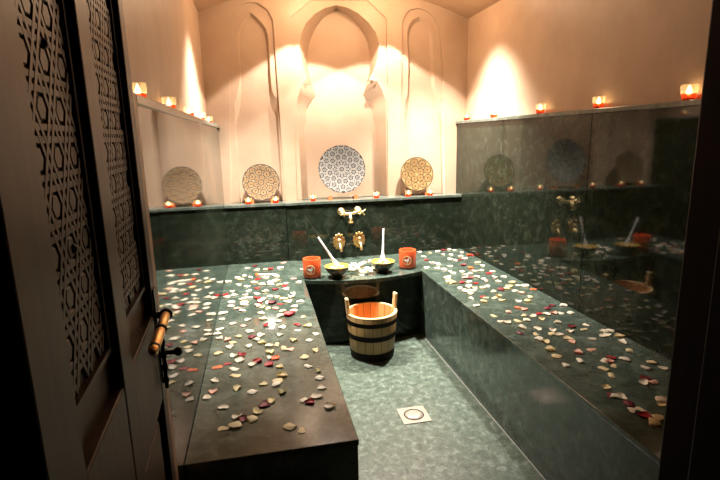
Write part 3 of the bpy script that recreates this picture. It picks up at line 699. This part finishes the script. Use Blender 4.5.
def lion_tap(x, z, label):
    t = empty('brass_wall_spout', (x, YW, z)); tag(t, label, 'tap', 'brass spouts above the shelf')
    wob = lambda a, zz: 1 + 0.07 * math.cos(12 * a)
    obj('scalloped_plate', lathe([(0, 0.014), (0.022, 0.013), (0.034, 0.008), (0.046, 0.007), (0.050, 0.0)], 72, M=toY(0, 0.01) @ Matrix.Diagonal((1, 1.25, 1, 1)), wob=wob), M['brass_dim'], t, smooth=True, angle=50)
    bm = bmesh.new()
    add_ball(bm, (0, -0.022, 0.012), 1, 0.022, 0.018, 0.030, 16)
    add_tube(bm, [(0, -0.02, -0.005), (0.004, -0.045, -0.022), (0.006, -0.06, -0.042), (0.006, -0.062, -0.058)], [0.016, 0.014, 0.012, 0.014], 14)
    obj('spout', bm, M['brass'], t, smooth=True, angle=50)
    bm = bmesh.new()
    for dx, dz, r in ((-0.022, 0.066, 0.009), (0, 0.072, 0.011), (0.022, 0.066, 0.009)): add_ball(bm, (dx, -0.01, dz), r, seg=12)
    obj('crest', bm, M['brass'], t, smooth=True)
lion_tap(0.338, 0.598, 'scalloped brass wall spout, the one nearer the door-side bowl')
lion_tap(0.499, 0.602, 'scalloped brass wall spout, the one nearer the dark-wall bowl')

# ------------------------------------------------------------------ plates on the back ledge
def plate(x, z, R, mat, label, y=0.06, tilt=10, stand=True):
    p = empty('decorated_plate', (x, y, ZL)); tag(p, label, 'plate', 'plates leaning in the niches')
    Mx = Matrix.Rotation(PI / 2 - math.radians(tilt), 4, 'X')
    d = obj('dish', lathe([(0, 0.05), (0.45, 0.055), (0.62, 0.09), (0.93, 0.16), (1.0, 0.17), (1.0, 0.145), (0.93, 0.13), (0.6, 0.045), (0.45, 0.0), (0, 0.0)], 64), mat, p, smooth=True, angle=50)
    d.matrix_local = Matrix.Translation((0, 0.02, z - ZL)) @ Mx @ Matrix.Diagonal((R, R, R, 1))
    if stand:
        for sx in (-1, 1):
            c = sx * R * 0.55; w = 0.014; pts = [(-0.036, 0), (0.055, 0), (0.055, 0.014), (-0.020, 0.014), (-0.022, 0.030), (-0.036, 0.032)]
            bm = bmesh.new(); A = [bm.verts.new((c - w, y_, z_)) for y_, z_ in pts]; B = [bm.verts.new((c + w, y_, z_)) for y_, z_ in pts]
            bm.faces.new(A); bm.faces.new(B[::-1])
            for i in range(6): bm.faces.new((A[i], A[(i + 1) % 6], B[(i + 1) % 6], B[i]))
            obj('stand_foot', bm, M['stand'], p)
    return p
plate(0.392, 1.168, 0.186, M['plate_big'], 'large white plate with fine dark mosaic pattern in the central niche', 0.06, 9)
plate(-0.236, 1.090, 0.140, M['plate_a'], 'small tan plate with flower rosettes in the niche by the door-side wall', 0.06, 11)
plate(1.008, 1.106, 0.138, M['plate_b'], 'small brown plate with ring pattern in the niche by the dark wall', 0.06, 11)

# ------------------------------------------------------------------ votive candles
def make_candle(loc, s, label, group, power):
    c = empty('votive_candle', loc); c.scale = (s, s, s); tag(c, label, 'candle', group)
    wall = 0.0016; Hc = 0.054; zm = 0.024
    def r(z): return 0.0185 + (0.026 - 0.0185) * min(1, z / 0.035)
    obj('glass_cup', lathe([(r(zm), zm), (r(0.035), 0.035), (r(Hc), Hc)], 28), M['glass'], c, smooth=True, angle=40)
    obj('red_base', lathe([(0, 0), (0.0178, 0), (r(0.002), 0.002), (r(zm), zm)], 28), M['redglass'], c, smooth=True, angle=40)
    w = obj('wax', lathe([(0, 0.002), (0.0165, 0.002), (0.0175, 0.011), (0.004, 0.012), (0, 0.012)], 20), M['wax'], c, smooth=True, angle=40)
    obj('wick', lathe([(0, 0.010), (0.0009, 0.010), (0.0008, 0.020), (0, 0.0205)], 8), M['black'], c)
    obj('flame', lathe([(0, 0.016), (0.0050, 0.020), (0.0080, 0.027), (0.0068, 0.035), (0.0028, 0.046), (0, 0.052)], 14), M['flame'], c, smooth=True)
    ld = bpy.data.lights.new('candle_glow', 'POINT'); ld.energy = power; ld.color = (1.0, 0.50, 0.17); ld.shadow_soft_size = 0.004
    lo = bpy.data.objects.new('candle_glow', ld); COL.objects.link(lo); lo.parent = c; lo.location = (0, 0, 0.0215)
    return c
ORD = ['nearest', 'second', 'third', 'fourth', 'fifth']
CP = 0.6
for i, (y, s) in enumerate(((-2.28, 0.95), (-1.77, 1.0), (-1.19, 1.0), (-0.65, 1.0), (-0.14, 1.0))):
    lab = 'red-based glass votive on the door-side wall ledge, ' + ('closest to the door' if i == 0 else ORD[i] + ' from the door')
    make_candle((-0.565, y, ZD), s, lab, 'votives on the door-side wall ledge', CP)
for i, (y, s) in enumerate(((-2.09, 1.15), (-1.56, 1.1), (-1.04, 1.1), (-0.44, 1.1), (0.03, 1.05))):
    lab = 'red-based glass votive on the dark wall ledge, ' + ('closest to the doorway' if i == 0 else ORD[i] + ' from the doorway')
    make_candle((1.415, y, ZD), s, lab, 'votives on the dark wall ledge', CP)
for x, lab in ((-0.340, 'votive before the flower-rosette plate, on its door-wall side'), (-0.135, 'votive before the flower-rosette plate, on its tap side'),
               (0.150, 'votive standing alone on the door side of the large white plate'), (0.655, 'votive standing alone on the dark-wall side of the large white plate'),
               (0.920, 'votive before the brown ring-pattern plate, on its tap side'), (1.105, 'votive before the brown ring-pattern plate, on its dark-wall side')):
    make_candle((x, 0.012, ZL), 0.95, lab, 'votives on the back ledge', CP)

# ------------------------------------------------------------------ rose petals
def petal_mesh(seed):
    """one fallen rose petal: cupped, narrow at its foot, curled at the lip; sits on z = 0."""
    r = random.Random(seed)
    L_, W_ = 1.0, r.uniform(0.78, 1.0)
    cup = r.uniform(0.05, 0.6); roll = r.uniform(0.0, 0.5); tw = r.uniform(-0.35, 0.35); lip = r.uniform(-0.5, 0.9)
    bm = bmesh.new(); nu, nv = 9, 7; g = []
    for i in range(nu + 1):
        u = i / nu; row = []
        w = W_ * 0.5 * (math.sin(PI * (0.12 + 0.80 * u ** 0.85)) ** 0.75) * (1 - 0.10 * u)
        for j in range(nv + 1):
            v = 2 * j / nv - 1
            x = (u - 0.5) * L_ - 0.06 * (1 - v * v) * (0 if u < .5 else -1)
            y = w * v * (1 + 0.16 * math.sin(5 * u + seed * 1.7)) + 0.08 * math.sin(6 * u + seed)
            z = cup * (v * v) * w * 0.9 + roll * (u - 0.45) ** 2 * 0.9 + tw * v * w * (u - 0.5)
            z += lip * 0.18 * max(0, u - 0.65) * 2 + 0.035 * math.sin(7 * v + seed) * u
            row.append(bm.verts.new((x, y, z)))
        g.append(row)
    if r.random() < 0.3:                                   # lying face down
        for v in bm.verts: v.co.z *= -1
    low = [[bm.verts.new(v.co - Vector((0, 0, 0.03))) for v in row] for row in g]
    for i in range(nu):
        for j in range(nv):
            bm.faces.new((g[i][j], g[i + 1][j], g[i + 1][j + 1], g[i][j + 1]))
            bm.faces.new((low[i][j + 1], low[i + 1][j + 1], low[i + 1][j], low[i][j]))
    ring = lambda q: [q[i][0] for i in range(nu + 1)] + [q[nu][j] for j in range(1, nv + 1)] + [q[i][nv] for i in range(nu - 1, -1, -1)] + [q[0][j] for j in range(nv - 1, 0, -1)]
    a, b = ring(g), ring(low)
    for k in range(len(a)):
        bm.faces.new((a[k], b[k], b[(k + 1) % len(a)], a[(k + 1) % len(a)]))
    zm = min(v.co.z for v in bm.verts)
    for v in bm.verts: v.co.z -= zm
    return bm
PETM = {}
def petal_data(c, k):
    if (c, k) not in PETM:
        bm = petal_mesh(k * 13 + 5)
        me = bpy.data.meshes.new('rose_petal'); bm.to_mesh(me); bm.free(); me.shade_smooth(); me.set_sharp_from_angle(angle=math.radians(48)); me.materials.append(PET[c])
        PETM[(c, k)] = me
    return PETM[(c, k)]
prng = random.Random(21)
def petal(x, y, z, c, label, group, size=None):
    o = bpy.data.objects.new('rose_petal', petal_data('r' if c == 'D' else c, prng.randrange(10)))
    COL.objects.link(o)
    s = size or prng.uniform(0.032, 0.043) * (1.15 if y > -1.2 else 1.0)
    if c == 'D': s = 0.062
    o.location = (x, y, z + 0.0004); o.scale = (s, s, s * prng.uniform(0.7, 1.15)); o.rotation_euler = (0, 0, prng.uniform(0, 2 * PI))
    return tag(o, label, 'petal', group)
ON = 'first second third fourth fifth sixth seventh eighth ninth tenth eleventh twelfth thirteenth fourteenth fifteenth sixteenth seventeenth eighteenth nineteenth twentieth'.split()
CN = {'w': 'cream', 'y': 'yellowed', 'p': 'pink', 'r': 'red', 'd': 'dark red', 'o': 'orange', 'g': 'olive', 'D': 'large crumpled red'}
def strew(txt, x0, x1, xe0, xe1, bench, lanes, yback, group, end):
    P = []
    for it in txt.split():
        x, y, c = it.split(','); P.append([min(max(float(x), xe0), xe1), min(float(y), -0.03), c])
    P.sort(key=lambda p: p[1])
    cnt = {}
    for x, y, c in P:
        if c in 'wy':
            lane = lanes[min(2, max(0, int(3 * (x - x0) / (x1 - x0))))]
            if y > yback:
                lab = '%s rose petal among the crowd at the tap end of the %s' % (CN[c], bench)
            else:
                k = cnt[(lane, c)] = cnt.get((lane, c), 0) + 1
                lab = '%s rose petal %s of the %s, %s from %s' % (CN[c], lane, bench, ON[k - 1], end)
        else:
            k = cnt[c] = cnt.get(c, 0) + 1
            lab = '%s rose petal on the %s, %s such petal from %s' % (CN[c], bench, ON[min(k, 20) - 1], end)
            if c in 'Dg' and c == 'D': lab = 'large crumpled red petal on the %s, towards its aisle edge' % bench
        petal(x, y, H, c, lab, group)
strew(PETALS_DOOR, XL, XB1, -0.50, -0.02, 'door-side bench', ('by the wall', 'along the middle', 'by the aisle'), -0.95, 'rose petals on the door-side bench', 'its front end')
strew(PETALS_WALL, XB2, XR, 0.865, 1.345, 'dark-wall bench', ('by the aisle', 'along the middle', 'by the wall'), -0.95, 'rose petals on the dark-wall bench', 'the doorway')
cnt = 0
for i, it in enumerate(PETALS_SHELF.split()):
    x, y, c = it.split(','); x, y = float(x), float(y)
    if i == len(PETALS_SHELF.split()) - 1:
        petal(x + 0.05, y - 0.1, HS, c, 'single cream petal on the shelf beside the door-side orange pot', 'rose petals on the washing shelf', 0.045); continue
    lab = 'white rose petal heaped on the washing shelf between the bowls' if c != 'p' else 'pale pink petal in the heap between the bowls'
    if c == 'y': lab = 'yellowed petal in the heap between the bowls'
    y = max(min(y, -0.33), -0.60) if i else -0.30
    petal(x, y, HS + (0.014 * (i % 4) if i else 0), c, lab, 'rose petals on the washing shelf', 0.05)

# ------------------------------------------------------------------ light
def spot(x, y, z, power, size, blend, color, rad=0.03):
    ld = bpy.data.lights.new('ceiling_downlight', 'SPOT'); ld.energy = power; ld.spot_size = math.radians(size); ld.spot_blend = blend
    ld.color = color; ld.shadow_soft_size = rad
    o = bpy.data.objects.new('ceiling_downlight', ld); COL.objects.link(o); o.location = (x, y, z); return o
def bezel(x, y, z, power):                                     # the lit trim ring of a recessed lamp, soft light past its cut-off
    ld = bpy.data.lights.new('lamp_bezel_glow', 'POINT'); ld.energy = power; ld.color = (1.0, 0.68, 0.42); ld.shadow_soft_size = 0.04
    o = bpy.data.objects.new('lamp_bezel_glow', ld); COL.objects.link(o); o.location = (x, y, z)
for lx in (0.17, 0.68):                                         # pair washing the niches
    spot(lx, -0.23, 2.40, 100, 102.6, 0.10, (1.0, 0.92, 0.82), 0.02)
    bezel(lx, -0.23, 2.385, 11)
for lx, ly in ((-0.25, -0.60), (1.10, -0.40)):                  # pair over the benches
    spot(lx, ly, 2.40, 580, 88, 0.88, (1.0, 0.95, 0.86), 0.055)
    bezel(lx, ly, 2.385, 5)

w = bpy.data.worlds.new('World'); scene.world = w; w.use_nodes = True
w.node_tree.nodes['Background'].inputs[0].default_value = (0.01, 0.008, 0.006, 1)
w.node_tree.nodes['Background'].inputs[1].default_value = 0.15

# ------------------------------------------------------------------ camera
r_ = Vector(CAM_R); u_ = Vector(CAM_U); f_ = Vector(CAM_F)
cd = bpy.data.cameras.new('camera'); cd.sensor_width = 36; cd.lens = CAM_FPX * 36 / 720; cd.clip_start = 0.02
cam = bpy.data.objects.new('camera', cd); COL.objects.link(cam)
mw = Matrix.Identity(4)
for i in range(3):
    mw[i][0] = r_[i]; mw[i][1] = u_[i]; mw[i][2] = -f_[i]; mw[i][3] = CAM_C[i]
cam.matrix_world = mw
scene.camera = cam
vs = scene.view_settings
scene.display_settings.display_device = 'sRGB'
vs.view_transform = 'Standard'; vs.look = 'None'; vs.exposure = 0.0; vs.gamma = 1.0; vs.use_curve_mapping = False
scene.cycles.use_denoising = True
scene.cycles.max_bounces = 10; scene.cycles.diffuse_bounces = 6; scene.cycles.glossy_bounces = 5; scene.cycles.transparent_max_bounces = 12
scene.cycles.sample_clamp_indirect = 6.0
scene.cycles.caustics_reflective = False; scene.cycles.caustics_refractive = False
